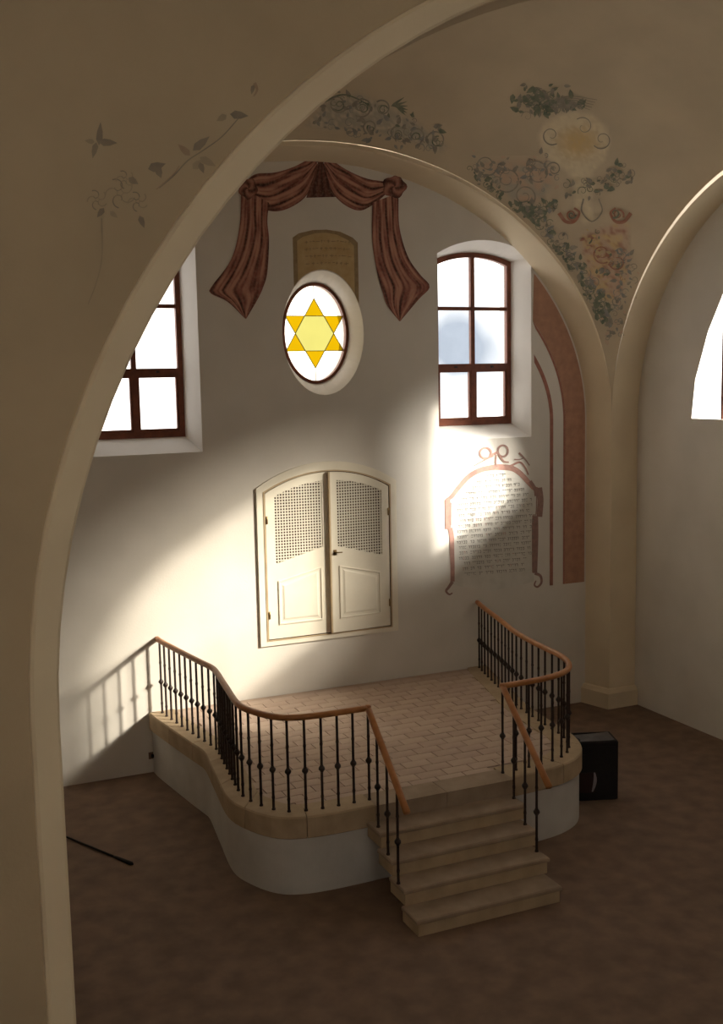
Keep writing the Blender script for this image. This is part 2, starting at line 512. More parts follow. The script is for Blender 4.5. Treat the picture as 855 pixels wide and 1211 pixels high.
ZT, ZM = 4.823, 5.603
def rect_window(n, cx, label):
    r = empty('window_%d' % n, (cx, FY0, 4.035), kind='structure', label=label)
    fw = 0.062
    m = MB(); ring_prism(m, seg_arch(cx, WHW-0.001, 4.036, 6.235, 6.344), seg_arch(cx, WHW-fw, 4.035+fw+0.01, 6.235-0.055, 6.345-fw), FY0-0.012, FY1)
    m.build('frame', 'window_wood', r)
    m = MB(); m.box(cx-0.03, cx+0.03, FY0-0.005, FY1-0.005, 4.10, 6.29); m.build('mullion', 'window_wood', r)
    m = MB(); m.box(cx-WHW+0.05, cx+WHW-0.05, FY0-0.02, FY1-0.005, ZT-0.042, ZT+0.042); m.build('transom', 'window_wood', r)
    m = MB(); m.box(cx-WHW+0.05, cx+WHW-0.05, FY0+0.002, FY1-0.005, ZM-0.024, ZM+0.024); m.build('glazing_bar', 'window_wood', r)
    ft, fa = 6.18, 6.283
    for s in (-1, 1):
        x0, x1 = sorted((cx+s*0.03, cx+s*(WHW-fw)))
        # lower casement sash
        m = MB()
        o = [(x0, 4.107), (x1, 4.107), (x1, ZT-0.042), (x0, ZT-0.042)]
        i = [(x0+0.028, 4.14), (x1-0.028, 4.14), (x1-0.028, ZT-0.07), (x0+0.028, ZT-0.07)]
        ring_prism(m, o, i, FY0+0.0, FY1-0.01); sash = m.build('sash', 'window_wood', r)
        m = MB(); m.box(cx+s*0.28-0.018, cx+s*0.28+0.018, FY0-0.04, FY0-0.02, ZT-0.012, ZT+0.012); m.build('latch', 'wrought_iron', r)
        m = MB(); m.box(x0+0.027, x1-0.027, 0.368, 0.372, 4.139, ZT-0.069); m.build('pane', 'glass_clear', r)
        m = MB(); m.box(x0-0.001, x1+0.001, 0.368, 0.372, ZT+0.04, ZM-0.022); m.build('pane', 'glass_clear', r)
        top = [(x0-0.001, ZM+0.022), (x1+0.001, ZM+0.022)]
        for k in range(9):
            xx = x1+0.001+(x0-x1-0.002)*k/8
            top.append((xx, arch_z(xx, cx, WHW-fw, ft, fa)+0.003))
        m = MB(); m.prism(xz(top, 0.368), (0, 0.004, 0)); m.build('pane', 'glass_clear', r)
    return r
rect_window(1, -WX, 'left arched window with brown wooden frame, half hidden by foreground arch')
rect_window(2, WX, 'right arched six-pane window with brown wooden frame above the bright patch')

# oval star window
OC = Vector((0.022, 0.0, 5.277))
r = empty('window_3', (OC.x, FY0, 4.65), kind='structure', label='oval window with a yellow six-pointed star in white glass')
m = MB(); ring_prism(m, oval(OC.x, OC.z, 0.454, 0.634), oval(OC.x, OC.z, 0.418, 0.597), FY0-0.015, FY1)
m.build('frame', 'window_wood', r)
SA, SB = 0.42, 0.599
R6 = 0.44
def P2(x, z): return (OC.x+x, OC.z+z)
sx = 0.395/0.381
st = [(sx*R6*math.sin(math.radians(60*k)), R6*math.cos(math.radians(60*k))) for k in range(6)]
ri = R6/math.sqrt(3)
si = [(sx*ri*math.sin(math.radians(60*k+30)), ri*math.cos(math.radians(60*k+30))) for k in range(6)]
def pane(pts, mt, lab=None):
    m = MB(); m.prism(xz([P2(*p) for p in pts], 0.366), (0, 0.005, 0)); o = m.build('pane', mt, r)
    if lab: o['label'] = lab
    return o
for k in range(6):
    pane([st[k], si[k], si[k-1]], 'glass_gold', 'golden yellow glass star point')
pane(si, 'glass_lemon', 'pale yellow glass hexagon')
def oarc(a0, a1, n=14):
    return [(SA*math.cos(math.radians(a0+(a1-a0)*i/n)), SB*math.sin(math.radians(a0+(a1-a0)*i/n))) for i in range(n+1)]
h2 = R6/2
ah = math.degrees(math.asin(h2/SB))
pane(oarc(90, 180-ah) + [st[5], si[5], st[0]], 'glass_white')
pane(oarc(ah, 90) + [st[0], si[0], st[1]], 'glass_white')
pane(oarc(180-ah, 180+ah) + [st[4], si[4], st[5]], 'glass_white')
pane(oarc(-ah, ah) + [st[1], si[1], st[2]], 'glass_white')
pane(oarc(180+ah, 270) + [st[3], si[3], st[4]], 'glass_white')
pane(oarc(270, 360-ah) + [st[2], si[2], st[3]], 'glass_white')
m = MB()
def came(a, b):
    A = Vector((P2(*a)[0], 0.365, P2(*a)[1])); B = Vector((P2(*b)[0], 0.365, P2(*b)[1]))
    m.bar(A, B, 0.008, 0.008, up=(0, 1, 0))
xh = SA*math.cos(math.radians(ah))
came((-xh, h2), (xh, h2)); came((-xh, -h2), (xh, -h2)); came((0, SB), st[0]); came((0, -SB), st[3])
came(st[0], st[2]); came(st[0], st[4]); came(st[3], st[1]); came(st[3], st[5])
m.build('lead_came', 'lead', r)

# ------------------------------------------------------------------ dais
ZD = 0.75
LP = catmull([(-2.25, 0, 0), (-2.236, -0.21, 0), (-2.168, -0.71, 0), (-2.09, -1.25, 0), (-2.045, -1.52, 0), (-2.03, -1.66, 0), (-2.045, -1.85, 0), (-2.108, -2.36, 0),
              (-2.18, -3.02, 0), (-2.12, -3.32, 0), (-1.985, -3.57, 0), (-1.82, -3.665, 0), (-1.55, -3.70, 0), (-1.131, -3.70, 0)], 8)
RP = catmull([(2.16, 0, 0), (2.04, -0.4, 0), (1.86, -1.1, 0), (1.67, -1.8, 0), (1.58, -2.4, 0), (1.53, -2.9, 0), (1.43, -3.22, 0),
              (1.25, -3.46, 0), (1.0, -3.59, 0), (0.7, -3.64, 0), (0.35, -3.66, 0)], 8)
def offset(pts, d):
    out = []
    for i, p in enumerate(pts):
        t = (pts[min(i+1, len(pts)-1)]-pts[max(i-1, 0)]).normalized()
        out.append(p + Vector((t.y, -t.x, 0))*d)
    return out
# left path runs away from the wall; outward is to its right-hand side (-x)
LO, LI, LB = offset(LP, 0.14), offset(LP, -0.17), offset(LP, 0.11)
RO, RI, RB = offset(RP, -0.14), offset(RP, 0.17), offset(RP, -0.11)
def fixw(p):
    p[0].y = -0.006
    for q in p: q.y = min(q.y, -0.006)
    return p
for q in (LO, LI, LB, RO, RI, RB): fixw(q)
YE = -3.86                                  # front edge of the dais at the stairs
body_poly = LB + [Vector((-1.15, YE+0.055, 0)), Vector((0.36, YE+0.055, 0))] + list(reversed(RB))
dais = empty('raised_dais', (-0.2, -1.9, 0), label='raised platform with curved cream stone edge below the white cupboard', cat='platform')
m = MB(); m.prism(body_poly, (0, 0, 0.54)); m.build('base', 'plaster_base', dais)
in_poly = LI + [Vector((-1.14, -3.55, 0)), Vector((0.36, -3.52, 0))] + list(reversed(RI))
m = MB(); m.prism([p+Vector((0, 0, 0.54)) for p in in_poly], (0, 0, 0.195)); m.build('mortar_bed', 'mortar', dais)
def coping(outer, inner, n):
    so, si_ = arclen(outer), arclen(inner)
    for k in range(n):
        g = 0.004
        no = 8
        A = [sample(outer, so, so[-1]*(k+j/no)/n) for j in range(no+1)]
        B = [sample(inner, si_, si_[-1]*(k+j/no)/n) for j in range(no+1)]
        t = (A[1]-A[0]).normalized()
        A[0] += t*g; B[0] += t*g; A[-1] -= (A[-1]-A[-2]).normalized()*g; B[-1] -= (B[-1]-B[-2]).normalized()*g
        mm = MB()
        rings = []
        for a, b in zip(A, B):
            d = (b-a).normalized()*0.012
            z = Vector((0, 0, 1))
            rings.append([a+d+z*0.54, a+z*0.55, a+z*(ZD-0.014), a+d+z*ZD, b+z*ZD, b+z*0.54])
        mm.loft(rings, caps=True)
        mm.build('coping_stone', 'coping', dais)
coping(LO, LI, 7)
coping(RO, RI, 7)
for k in range(2):
    x0 = -1.135+k*0.75
    m = MB(); m.box(x0, x0+0.745, YE, -3.55, 0.60, ZD); m.build('coping_stone', 'step_stone', dais)
# paving
def inside(x, y, poly):
    c = False
    n = len(poly)
    for i in range(n):
        a, b = poly[i], poly[(i+1) % n]
        if (a.y > y) != (b.y > y) and x < (b.x-a.x)*(y-a.y)/(b.y-a.y)+a.x: c = not c
    return c
tile_poly = fixw(offset(LP, -0.08)) + [Vector((-1.14, -3.62, 0)), Vector((0.36, -3.60, 0))] + list(reversed(fixw(offset(RP, 0.08))))
TW, TD, TH = 0.30, 0.165, 0.02
src = {}
rows = int(3.66/TD)
rr = random.Random(3)
for j in range(rows):
    y0 = -3.60+j*TD
    off = (0.5 if j % 2 else 0.0)*TW
    for i in range(-9, 9):
        x0 = i*TW+off
        xa, xb = x0, x0+TW
        # trim the end tiles of a row to the coping
        def ok(x): return inside(x, y0+0.01, tile_poly) and inside(x, y0+TD-0.01, tile_poly) and y0+TD < 0.0
        if ok(xa+0.004) and ok(xb-0.004): key = 'full'
        elif ok((xa+xb)/2):
            while not ok(xa+0.004): xa += 0.01
            while not ok(xb-0.004): xb -= 0.01
            key = None
        else: continue
        mt = 'paver' if rr.random() < 0.55 else 'paver_pale'
        dz = rr.uniform(-0.005, -0.002)
        c = Vector(((xa+xb)/2, y0+TD/2, ZD-0.012+dz))
        if key and (key, mt) in src:
            copy_at(src[(key, mt)], c, dais)
            continue
        mm = MB()
        g, bv = 0.0028, 0.003
        hw, hd = (xb-xa)/2-g, TD/2-g
        rg = lambda e, z: [c+Vector((sx_*(hw-e), sy_*(hd-e), z)) for sx_, sy_ in ((-1, -1), (1, -1), (1, 1), (-1, 1))]
        mm.loft([rg(0, -0.012), rg(0, 0.007), rg(bv, 0.012)], caps=True)
        o = mm.build('paving_tile', mt, dais)
        if key: src[(key, mt)] = o

# ------------------------------------------------------------------ stairs
RS, TR = 0.15, 0.27
DX = -0.045
stairs = empty('stone_stairs', (-0.5, -4.4, 0), label='low stone steps leading up to the platform between the handrails', cat='stairs')
for i in range(0, 5):
    yf = YE-TR*i
    zt = ZD-RS*i
    x0, x1 = -1.215-0.012*i, 0.375+DX*i
    if i > 0:
        m = MB()
        rg = lambda e, z: [Vector((x0+e, yf+e, z)), Vector((x1-e, yf+e, z)), Vector((x1-e, yf+TR+0.03, z)), Vector((x0+e, yf+TR+0.03, z))]
        m.loft([rg(0.01, zt-0.045), rg(0, zt-0.035), rg(0, zt-0.012), rg(0.01, zt)], caps=True)
        m.build('tread', 'step_stone', stairs)
    m = MB()
    m.box(x0+0.02, x1-0.02, yf+0.014, yf+0.05 if i == 0 else yf+TR+0.045, max(0.0, ZD-RS*(i+1)), zt-0.046 if i else 0.60)
    m.build('riser', 'coping', stairs)

# ------------------------------------------------------------------ railings
ZR = 1.645
def baluster_mesh():
    m = MB()
    H = ZR-ZD-0.015
    m.lathe([(0.019, 0), (0.019, 0.012), (0.0132, 0.02), (0.0132, 0.10), (0.017, 0.12), (0.0132, 0.14), (0.0132, 0.60),
             (0.017, 0.62), (0.0132, 0.64), (0.0132, H-0.02), (0.017, H-0.01), (0.017, H)], n=6, smooth=False)
    return m
def knob_mesh():
    m = MB()
    prof = [(0.013, -0.034), (0.018, -0.028)] + [(0.032*math.cos(a), 0.027*math.sin(a)) for a in (-1.0, -0.5, 0, 0.5, 1.0)] + [(0.018, 0.028), (0.013, 0.034)]
    m.lathe(prof, n=8)
    return m
BAL = [None, None]
def baluster(x, y, zb, parent):
    H = ZR-ZD-0.015
    if BAL[0] is None:
        m = baluster_mesh()
        for v in m.v: v += Vector((x, y, zb))
        BAL[0] = b = m.build('baluster', 'wrought_iron', parent)
        m = knob_mesh()
        for v in m.v: v += Vector((x, y, zb+0.385))
        BAL[1] = m.build('knob', 'wrought_iron', b)
        return
    b = copy_at(BAL[0], (x, y, zb+H/2), parent)
    copy_at(BAL[1], (x, y, zb+0.385), b)

def sweep_rail(m, pts, wd=0.062, ht=0.05):
    rings = []
    n = len(pts)
    for i, p in enumerate(pts):
        t = (pts[min(i+1, n-1)]-pts[max(i-1, 0)]); th = Vector((t.x, t.y, 0)).normalized()
        nn = Vector((th.y, -th.x, 0)); up = nn.cross(t.normalized())
        if up.z < 0: up = -up
        prof = [(-0.36, -0.5), (0.36, -0.5), (0.5, -0.1), (0.46, 0.25), (0.25, 0.5), (-0.25, 0.5), (-0.46, 0.25), (-0.5, -0.1)]
        rings.append([p + nn*(a*wd) + up*(b*ht) for a, b in prof])
    m.loft(rings, caps=True, smooth=True)

def railing(path, stair_pts, end, spacing, label, name='stair_railing'):
    base = path[len(path)//2]
    r = empty(name, (base.x, base.y, ZD), label=label, cat='railing', group='curved railings around the platform')
    z = Vector((0, 0, ZR))
    pts = resample(path, 60)
    m = MB(); sweep_rail(m, [p+z for p in pts]); m.build('handrail', 'handrail_wood', r)
    c = pts[-1]+z
    m = MB(); sweep_rail(m, [c.lerp(Vector(end), k/10) for k in range(11)]); m.build('stair_handrail', 'handrail_wood', r)
    m = MB(); m.lathe([(0.02, -0.025), (0.033, -0.015), (0.034, 0.012), (0.024, 0.026), (0.006, 0.029)], c, 10); m.build('corner_cap', 'handrail_wood', r)
    s = arclen(path)
    n = round((s[-1]-0.10)/spacing)
    for k in range(n+1):
        p = sample(path, s, 0.10+(s[-1]-0.10)*k/n)
        baluster(p.x, p.y, ZD, r)
    for k, (x, y) in enumerate(stair_pts):
        baluster(x, y, ZD-RS*(k+1), r)
    return r
railing(LP, [(-1.175, -3.99), (-1.205, -4.26), (-1.235, -4.53)], (-1.262, -4.78, ZR-0.60), 0.158,
        'railing left of the steps, black iron balusters under a brown wooden handrail')
railing(RP, [(0.295, -3.96), (0.245, -4.24), (0.20, -4.51)], (0.158, -4.78, ZR-0.62), 0.158,
        'railing right of the steps beside the black box, wooden handrail on iron balusters')

# ------------------------------------------------------------------ wall cupboard with lattice doors
cup = empty('wall_cupboard', (0, 0, 1.389), label='cream double-door wall cupboard with arched top and lattice panels', cat='cupboard')
CH, CZ0, CZS, CZA = 0.952, 1.389, 3.379, 3.669
m = MB()
o_ = seg_arch(0, CH, CZ0, CZS, CZA, 24); i_ = seg_arch(0, CH-0.095, CZ0+0.065, CZS-0.055, CZA-0.115, 24)
ring_prism(m, o_, i_, -0.028, 0.0)
m.build('door_frame', 'door_paint', cup)
m = MB()
o2 = seg_arch(0, CH-0.085, CZ0+0.058, CZS-0.048, CZA-0.107, 24); i2 = seg_arch(0, CH-0.103, CZ0+0.073, CZS-0.063, CZA-0.123, 24)
ring_prism(m, o2, i2, -0.034, -0.02)
m.build('frame_shade_ring', 'door_paint_shade', cup)  # brown ring puts the shadow line inside the frame into colour
m = MB(); m.loft([xz(niche, 0.0), xz(niche, 0.42)]); m.poly([xz(niche, 0.42)]); m.build('interior', 'dark_interior', cup, fix=False)
LHW = CH-0.108
def top_z(x): return arch_z(x, 0, CH-0.108, CZS-0.068, CZA-0.128)-0.004
def leaf(s, ang):
    """s=-1 left, +1 right; outlines in x,z measured on the wall, then swung about the hinge"""
    hx = s*LHW
    x_in, x_out = s*0.006, s*(LHW-0.004)
    zb = CZ0+0.084
    M = Matrix.Translation((hx, -0.024, 0)) @ Matrix.Rotation(ang, 4, 'Z') @ Matrix.Translation((-hx, 0.024, 0))
    y0, y1 = -0.024, 0.014
    lx0, lx1 = s*0.085, s*0.735            # lattice opening inner / outer edge
    def lt(x): return top_z(x)-0.105       # lattice opening top
    def lb(x): return 2.615-0.27*abs(x)    # sloped lower edge
    def tr(v): return [M @ p for p in v]
    # leaf slab with lattice opening
    n = 14
    edge = [(x_in, zb), (x_out, zb)] + [(x_out+(x_in-x_out)*k/n, top_z(x_out+(x_in-x_out)*k/n)) for k in range(n+1)]
    hole = [(lx0, lb(lx0)), (lx1, lb(lx1))] + [(lx1+(lx0-lx1)*k/n, lt(lx1+(lx0-lx1)*k/n)) for k in range(n+1)]
    m = MB()
    m.poly([tr(xz(edge, y0)), tr(xz(hole, y0))])
    m.poly([tr(xz(edge, y1)), tr(xz(hole, y1))])
    m.loft([tr(xz(hole, y0)), tr(xz(hole, y1))])
    m.loft([tr(xz(edge, y0)), tr(xz(edge, y1))])
    d = m.build('door', 'door_paint', cup)
    # lattice
    m = MB()
    a, b = sorted((lx0, lx1))
    k = 0; x = a+0.012
    while x < b:
        m.add(tr([Vector(p) for p in ((x-0.0068, y0+0.010, lb(x)-0.004), (x+0.0068, y0+0.010, lb(x)-0.004), (x+0.0068, y0+0.010, lt(x)+0.004), (x-0.0068, y0+0.010, lt(x)+0.004),
              (x-0.0068, y0+0.018, lb(x)-0.004), (x+0.0068, y0+0.018, lb(x)-0.004), (x+0.0068, y0+0.018, lt(x)+0.004), (x-0.0068, y0+0.018, lt(x)+0.004))]),
              [(0, 1, 2, 3), (7, 6, 5, 4), (0, 4, 5, 1), (1, 5, 6, 2), (2, 6, 7, 3), (3, 7, 4, 0)])
        x += 0.0365
    z = lb(b if abs(b) > abs(a) else a)-0.1
    while z < 3.45:
        xs = [a+(b-a)*q/60 for q in range(61)]
        okx = [q for q in xs if lb(q)-0.002 <= z <= lt(q)+0.002]
        if len(okx) > 2:
            m.box(okx[0], okx[-1], y0+0.004, y0+0.012, z-0.0068, z+0.0068, M=M)
        z += 0.0365
    m.build('lattice', 'door_paint', d, kind='stuff')
    # raised lower panel with sloped top
    px0, px1 = s*0.11, s*0.70
    zt = lambda x: 2.36-0.22*abs(x)
    pb = CZ0+0.26
    def pl(e, y): return tr(xz([(px0+s*e, pb+e), (px1-s*e, pb+e), (px1-s*e, zt(px1)-e), (px0+s*e, zt(px0)-e)], y))
    m = MB(); m.loft([pl(0, y0), pl(0.0, y0-0.012), pl(0.016, y0-0.014), pl(0.024, y0-0.003), pl(0.05, y0-0.003), pl(0.075, y0-0.012)], caps=True)
    m.build('panel', 'door_paint', d)
    for zz in (1.78, 2.98):
        m = MB()
        xo = s*(LHW-0.016)
        m.lathe([(0.004, -0.05), (0.011, -0.045), (0.011, 0.045), (0.004, 0.05)], (xo, y0-0.014, zz), 8)
        m.build('hinge', 'brass', d)
    if s > 0:
        m = MB()
        m.box(s*0.035, s*0.075, y0-0.008, y0, 2.475, 2.545, M=M)
        m.bar(M @ Vector((s*0.055, y0, 2.515)), M @ Vector((s*0.055, y0-0.045, 2.515)), 0.016, 0.016)
        m.bar(M @ Vector((s*0.05, y0-0.045, 2.515)), M @ Vector((s*0.135, y0-0.05, 2.512)), 0.016, 0.014)
        m.build('handle', 'brass', d)
        m = MB(); m.box(-0.014, 0.006, y0-0.004, y1, zb, top_z(0.006), M=M); m.build('edge_shade_strip', 'door_paint_shade', d)  # brown strip stands in for the shaded edge of the ajar leaf
    return d
leaf(-1, 0.0)
leaf(1, math.radians(3.2))

# ------------------------------------------------------------------ painted decoration on the wall
YW = -0.004
def wpt(px, py, y=YW):
    p = on(px, py, 1, 0.0)
    return Vector((p.x, y, p.z))

# red band and thin line beside the right window (inside the wall arch)
def ell(a, b, z0, zmin, xmin, n=40):
    pts = [Vector((a, YW, zmin)), Vector((a, YW, (zmin+z0)/2))]
    for i in range(n+1):
        t = (math.pi/2)*i/n
        p = Vector((a*math.cos(t), YW, z0+b*math.sin(t)))
        if p.x < xmin: break
        pts.append(p)
    return pts
def painted_strip(name, mt, a1, b1, a2, b2, z0, zmin, xmin, y=YW, **k):
    A = resample(ell(a1, b1, z0, zmin, xmin), 50); B = resample(ell(a2, b2, z0, zmin, xmin), 50)
    mm = MB()
    A = [Vector((p.x, y, p.z)) for p in A]; B = [Vector((p.x, y, p.z)) for p in B]
    mm.loft([[a, b, b+Vector((0, 0.003, 0)), a+Vector((0, 0.003, 0))] for a, b in zip(A, B)], caps=True)
    return mm.build(name, mt, **k)
painted_strip('painted_band', 'paint_red', 3.575, 2.62, 3.905, 3.22, ZA0, 1.76, 3.035, label='broad faded red painted band curving along the right arch', cat='mural')
painted_strip('painted_line', 'paint_red_line', 3.325, 2.11, 3.378, 2.185, ZA0, 1.76, 3.035, label='thin dark red painted line left of the broad red band', cat='mural')
painted_strip('painted_line', 'paint_red_line', 3.545, 2.57, 3.572, 2.61, ZA0, 1.76, 3.035, y=-0.005, label='narrow outline painted along the inner edge of the broad red band', cat='mural')

# drapery
def rnd(i): return random.Random(i).random()
DARK, MID, LITE = (0.055, 0.025, 0.022), (0.27, 0.105, 0.08), (0.50, 0.26, 0.185)
def mix(a, b, t): return tuple(p+(q-p)*t for p, q in zip(a, b))
def fold_col(f):
    f = max(0, min(1, f))
    return mix(DARK, MID, f*2) if f < 0.5 else mix(MID, LITE, (f-0.5)*2)
PK_ = [0]
def patch(name, top, bot, nu, nv, fn, parent, y=None):
    PK_[0] += 1
    y = -0.003-0.0006*PK_[0]
    T = resample(catmull([wpt(*p) for p in top], 6), nu+1); B = resample(catmull([wpt(*p) for p in bot], 6), nu+1)
    mm = MB()
    vs2, cs = [], []
    for i in range(nu+1):
        for j in range(nv+1):
            p = T[i].lerp(B[i], j/nv); p.y = y
            vs2.append(p); cs.append(fold_col(fn(i/nu, j/nv)))
    mm.add(vs2, [(i*(nv+1)+j, i*(nv+1)+j+1, (i+1)*(nv+1)+j+1, (i+1)*(nv+1)+j) for i in range(nu) for j in range(nv)])
    mm.col = cs
    return mm.build(name, 'paint_drape', parent, fix=False)
drape = empty('drapery_mural', (0, -0.004, 5.5), label='painted dark red swagged drapery around the oval window', cat='mural')
from mathutils import noise
def crease(x): return abs(math.sin(math.pi*x))**0.6
def swag(u, v):
    n1 = noise.noise((u*2.6, v*2.2, 1.7)); n2 = noise.noise((u*6.0, v*9.0, 4.2))
    w_ = v + 0.13*n1 + 0.06*math.sin(4*u+1.3)
    e = min(1, 6*v+0.2, 7*(1-v)+0.1)
    f = 0.58*crease(3.6*w_+0.2) + 0.34*crease(8.0*w_+1.5*u) + 0.30*n2 - 0.10
    return ((f-0.42)*1.7+0.36)*(0.35+0.65*e)*(0.80+0.25*math.sin(math.pi*u))
patch('swag', [(372, 184), (348, 197), (325, 204), (302, 206), (288, 217)], [(377, 200), (364, 229), (348, 243), (328, 250), (308, 246), (296, 232)], 40, 48, swag, drape)
patch('swag', [(386, 185), (410, 201), (433, 211), (450, 214), (464, 216)], [(381, 199), (394, 229), (410, 244), (427, 249), (444, 240), (456, 230)], 40, 48, swag, drape)
patch('swag', [(377, 188), (372, 205), (366, 222), (362, 234)], [(381, 188), (386, 205), (391, 222), (397, 233)], 12, 10, lambda u, v: 0.14+0.12*math.sin(2*math.pi*3*v), drape, y=-0.0035)
patch('swag', [(369, 184), (370, 192)], [(390, 183), (389, 192)], 4, 14, lambda u, v: 0.45+0.35*math.sin(2*math.pi*3*v), drape, y=-0.005)
def tail(u, v):
    n1 = noise.noise((u*2.4, v*2.0, 7.7)); n2 = noise.noise((u*7.0, v*10.0, 2.2))
    w_ = v + 0.12*n1 - 0.16*u*u + 0.25*max(0, u-0.6)*math.sin(5*v)
    e = min(1, 6*v+0.2, 6*(1-v)+0.15)
    f = 0.55*crease(3.7*w_+0.35) + 0.34*crease(8.3*w_+0.8*u) + 0.30*n2 - 0.10
    return ((f-0.42)*1.7+0.36)*(0.35+0.65*e)
patch('tail', [(285, 222), (283, 268), (273, 307), (250, 339), (249, 347), (269, 357), (290, 377)], [(318, 240), (316, 262), (318, 285), (316, 322), (311, 340), (304, 355), (291, 377)], 44, 48, tail, drape)
patch('tail', [(440, 240), (440, 285), (446, 324), (452, 345), (458, 362), (472, 380)], [(471, 228), (472, 268), (482, 303), (496, 324), (508, 339), (495, 354), (473, 380)], 44, 48, tail, drape)
def knotp(cx, cy, rx, ry, ph):
    mm = MB(); vs2, cs = [], []
    c = wpt(cx, cy)
    n, q = 28, 6
    for j in range(q+1):
        for i in range(n):
            a = 2*math.pi*i/n; rr_ = j/q*(1+0.10*math.sin(5*a+ph)*(j/q))
            p = wpt(cx+rx*rr_*math.cos(a), cy+ry*rr_*math.sin(a), -0.0095)
            vs2.append(p); cs.append(fold_col(0.42+0.38*math.sin(a*3+5.5*j/q+ph)-0.25*(j == q)))
    mm.add(vs2, [(j*n+i, j*n+(i+1) % n, (j+1)*n+(i+1) % n, (j+1)*n+i) for j in range(q) for i in range(n)])
    mm.col = cs
    mm.build('knot', 'paint_drape', drape, fix=False)
knotp(293, 223, 11, 12, 0.4); knotp(466, 221, 14, 13, 1.7)

# shared tools for flat painted marks: everything is laid on its surface
class Paint:
    def __init__(s, fn): s.m = MB(); s.fn0 = fn; s.k = 0
    def fn(s, x, y):
        p = s.fn0(x, y)
        return None if p is None else p+(CAM-p).normalized()*(0.00012*(s.k % 50))
    def poly(s, pts, mi):
        s.k += 1
        q = [s.fn(*p) for p in pts]
        if any(p is None for p in q): return
        c = sum(q, Vector())/len(q)
        k = len(q)
        s.m.add(q+[c], [(i, (i+1) % k, k) for i in range(k)], mi)
    def line(s, pts, w0, w1, mi, n=5):
        s.k += 1
        pts = catmull([Vector((p[0], p[1], 0)) for p in pts], n)
        N = len(pts); A, B = [], []
        for i, p in enumerate(pts):
            t = (pts[min(i+1, N-1)]-pts[max(i-1, 0)]).normalized()
            ww = (w0+(w1-w0)*i/(N-1))/2
            a = s.fn(p.x-t.y*ww, p.y+t.x*ww); b = s.fn(p.x+t.y*ww, p.y-t.x*ww)
            if a is None or b is None: return
            A.append(a); B.append(b)
        s.m.add(A+B, [(i, i+1, N+i+1, N+i) for i in range(N-1)], mi)
    def leaf(s, x, y, l, wd, ang, mi):
        c, d = math.cos(ang), math.sin(ang)
        prof = [(0, 0), (0.25, 0.5), (0.6, 0.42), (1, 0), (0.6, -0.42), (0.25, -0.5)]
        s.poly([(x+c*l*a-d*wd*b, y+d*l*a+c*wd*b) for a, b in prof], mi)
    def blob(s, x, y, rx, ry, mi, ang=0, n=12, jit=0.15, rng=random):
        c, d = math.cos(ang), math.sin(ang)
        pts = []
        for i in range(n):
            a = 2*math.pi*i/n; k = 1+rng.uniform(-jit, jit)
            u, v = rx*k*math.cos(a), ry*k*math.sin(a)
            pts.append((x+c*u-d*v, y+d*u+c*v))
        s.poly(pts, mi)
    def curl(s, x, y, r0, turns, a0, wd, mi, sgn=1):
        n = int(10*turns)+4
        pts = [(x+r0*(1-0.8*i/n)*math.cos(a0+sgn*2*math.pi*turns*i/n), y+r0*(1-0.8*i/n)*math.sin(a0+sgn*2*math.pi*turns*i/n)) for i in range(n+1)]
        s.line(pts, wd, wd*0.4, mi, 2)
    def build(s, name, mats, parent=None, **k): return s.m.build(name, mats, parent, fix=False, **k)

# ochre inscription panel above the oval window
pm = empty('inscription_panel_mural', (0.05, -0.004, 5.9), label='ochre painted inscription panel between drapery and oval window', cat='mural')
def panel_outline(e):
    top = [wpt(a, b) for a, b in ((346, 281), (353, 276), (370, 272), (386, 271.5), (402, 274), (417, 281), (423, 287))]
    c = Vector((0.05, 0, 6.2))
    top = [(q.x-math.copysign(e*min(1, abs(q.x-c.x)/0.25), q.x-c.x), q.z-e*0.7) for q in top]
    x0, x1 = top[0][0], top[-1][0]
    hz = lambda x: 5.266+0.765*math.sqrt(max(0, 1-(x/0.545)**2))+0.012
    return top + [(x1+(x0-x1)*k/16, hz(x1+(x0-x1)*k/16)) for k in range(17)]
m = MB(); m.prism(xz(panel_outline(0), -0.003), (0, 0.002, 0)); m.build('border', 'paint_ochre_dark', pm)
m = MB(); m.prism(xz(panel_outline(0.055), -0.005), (0, 0.0015, 0)); m.build('field', 'paint_ochre', pm)
p = Paint(lambda x, y: wpt(x, y, -0.0065))
rg_ = random.Random(11)
for k in range(4):
    y = 285+k*8.6
    x = 360+rg_.uniform(0, 5)-2
    while x < 412:
        ww = rg_.uniform(2, 5)
        arc = -0.0035*(x-386)**2*-1*0.6
        p.line([(x, y+arc+rg_.uniform(-0.5, 0.5)), (x+ww, y+arc+rg_.uniform(-0.5, 0.5))], 1.1, 0.8, 0, 1)
        if rg_.random() < 0.6: p.line([(x+ww*0.5, y+arc-1.4), (x+ww*0.5, y+arc+2.2)], 1.0, 0.7, 0, 1)
        x += ww+rg_.uniform(0.8, 2.6)
p.build('lettering', ['paint_ochre_dark'], pm)

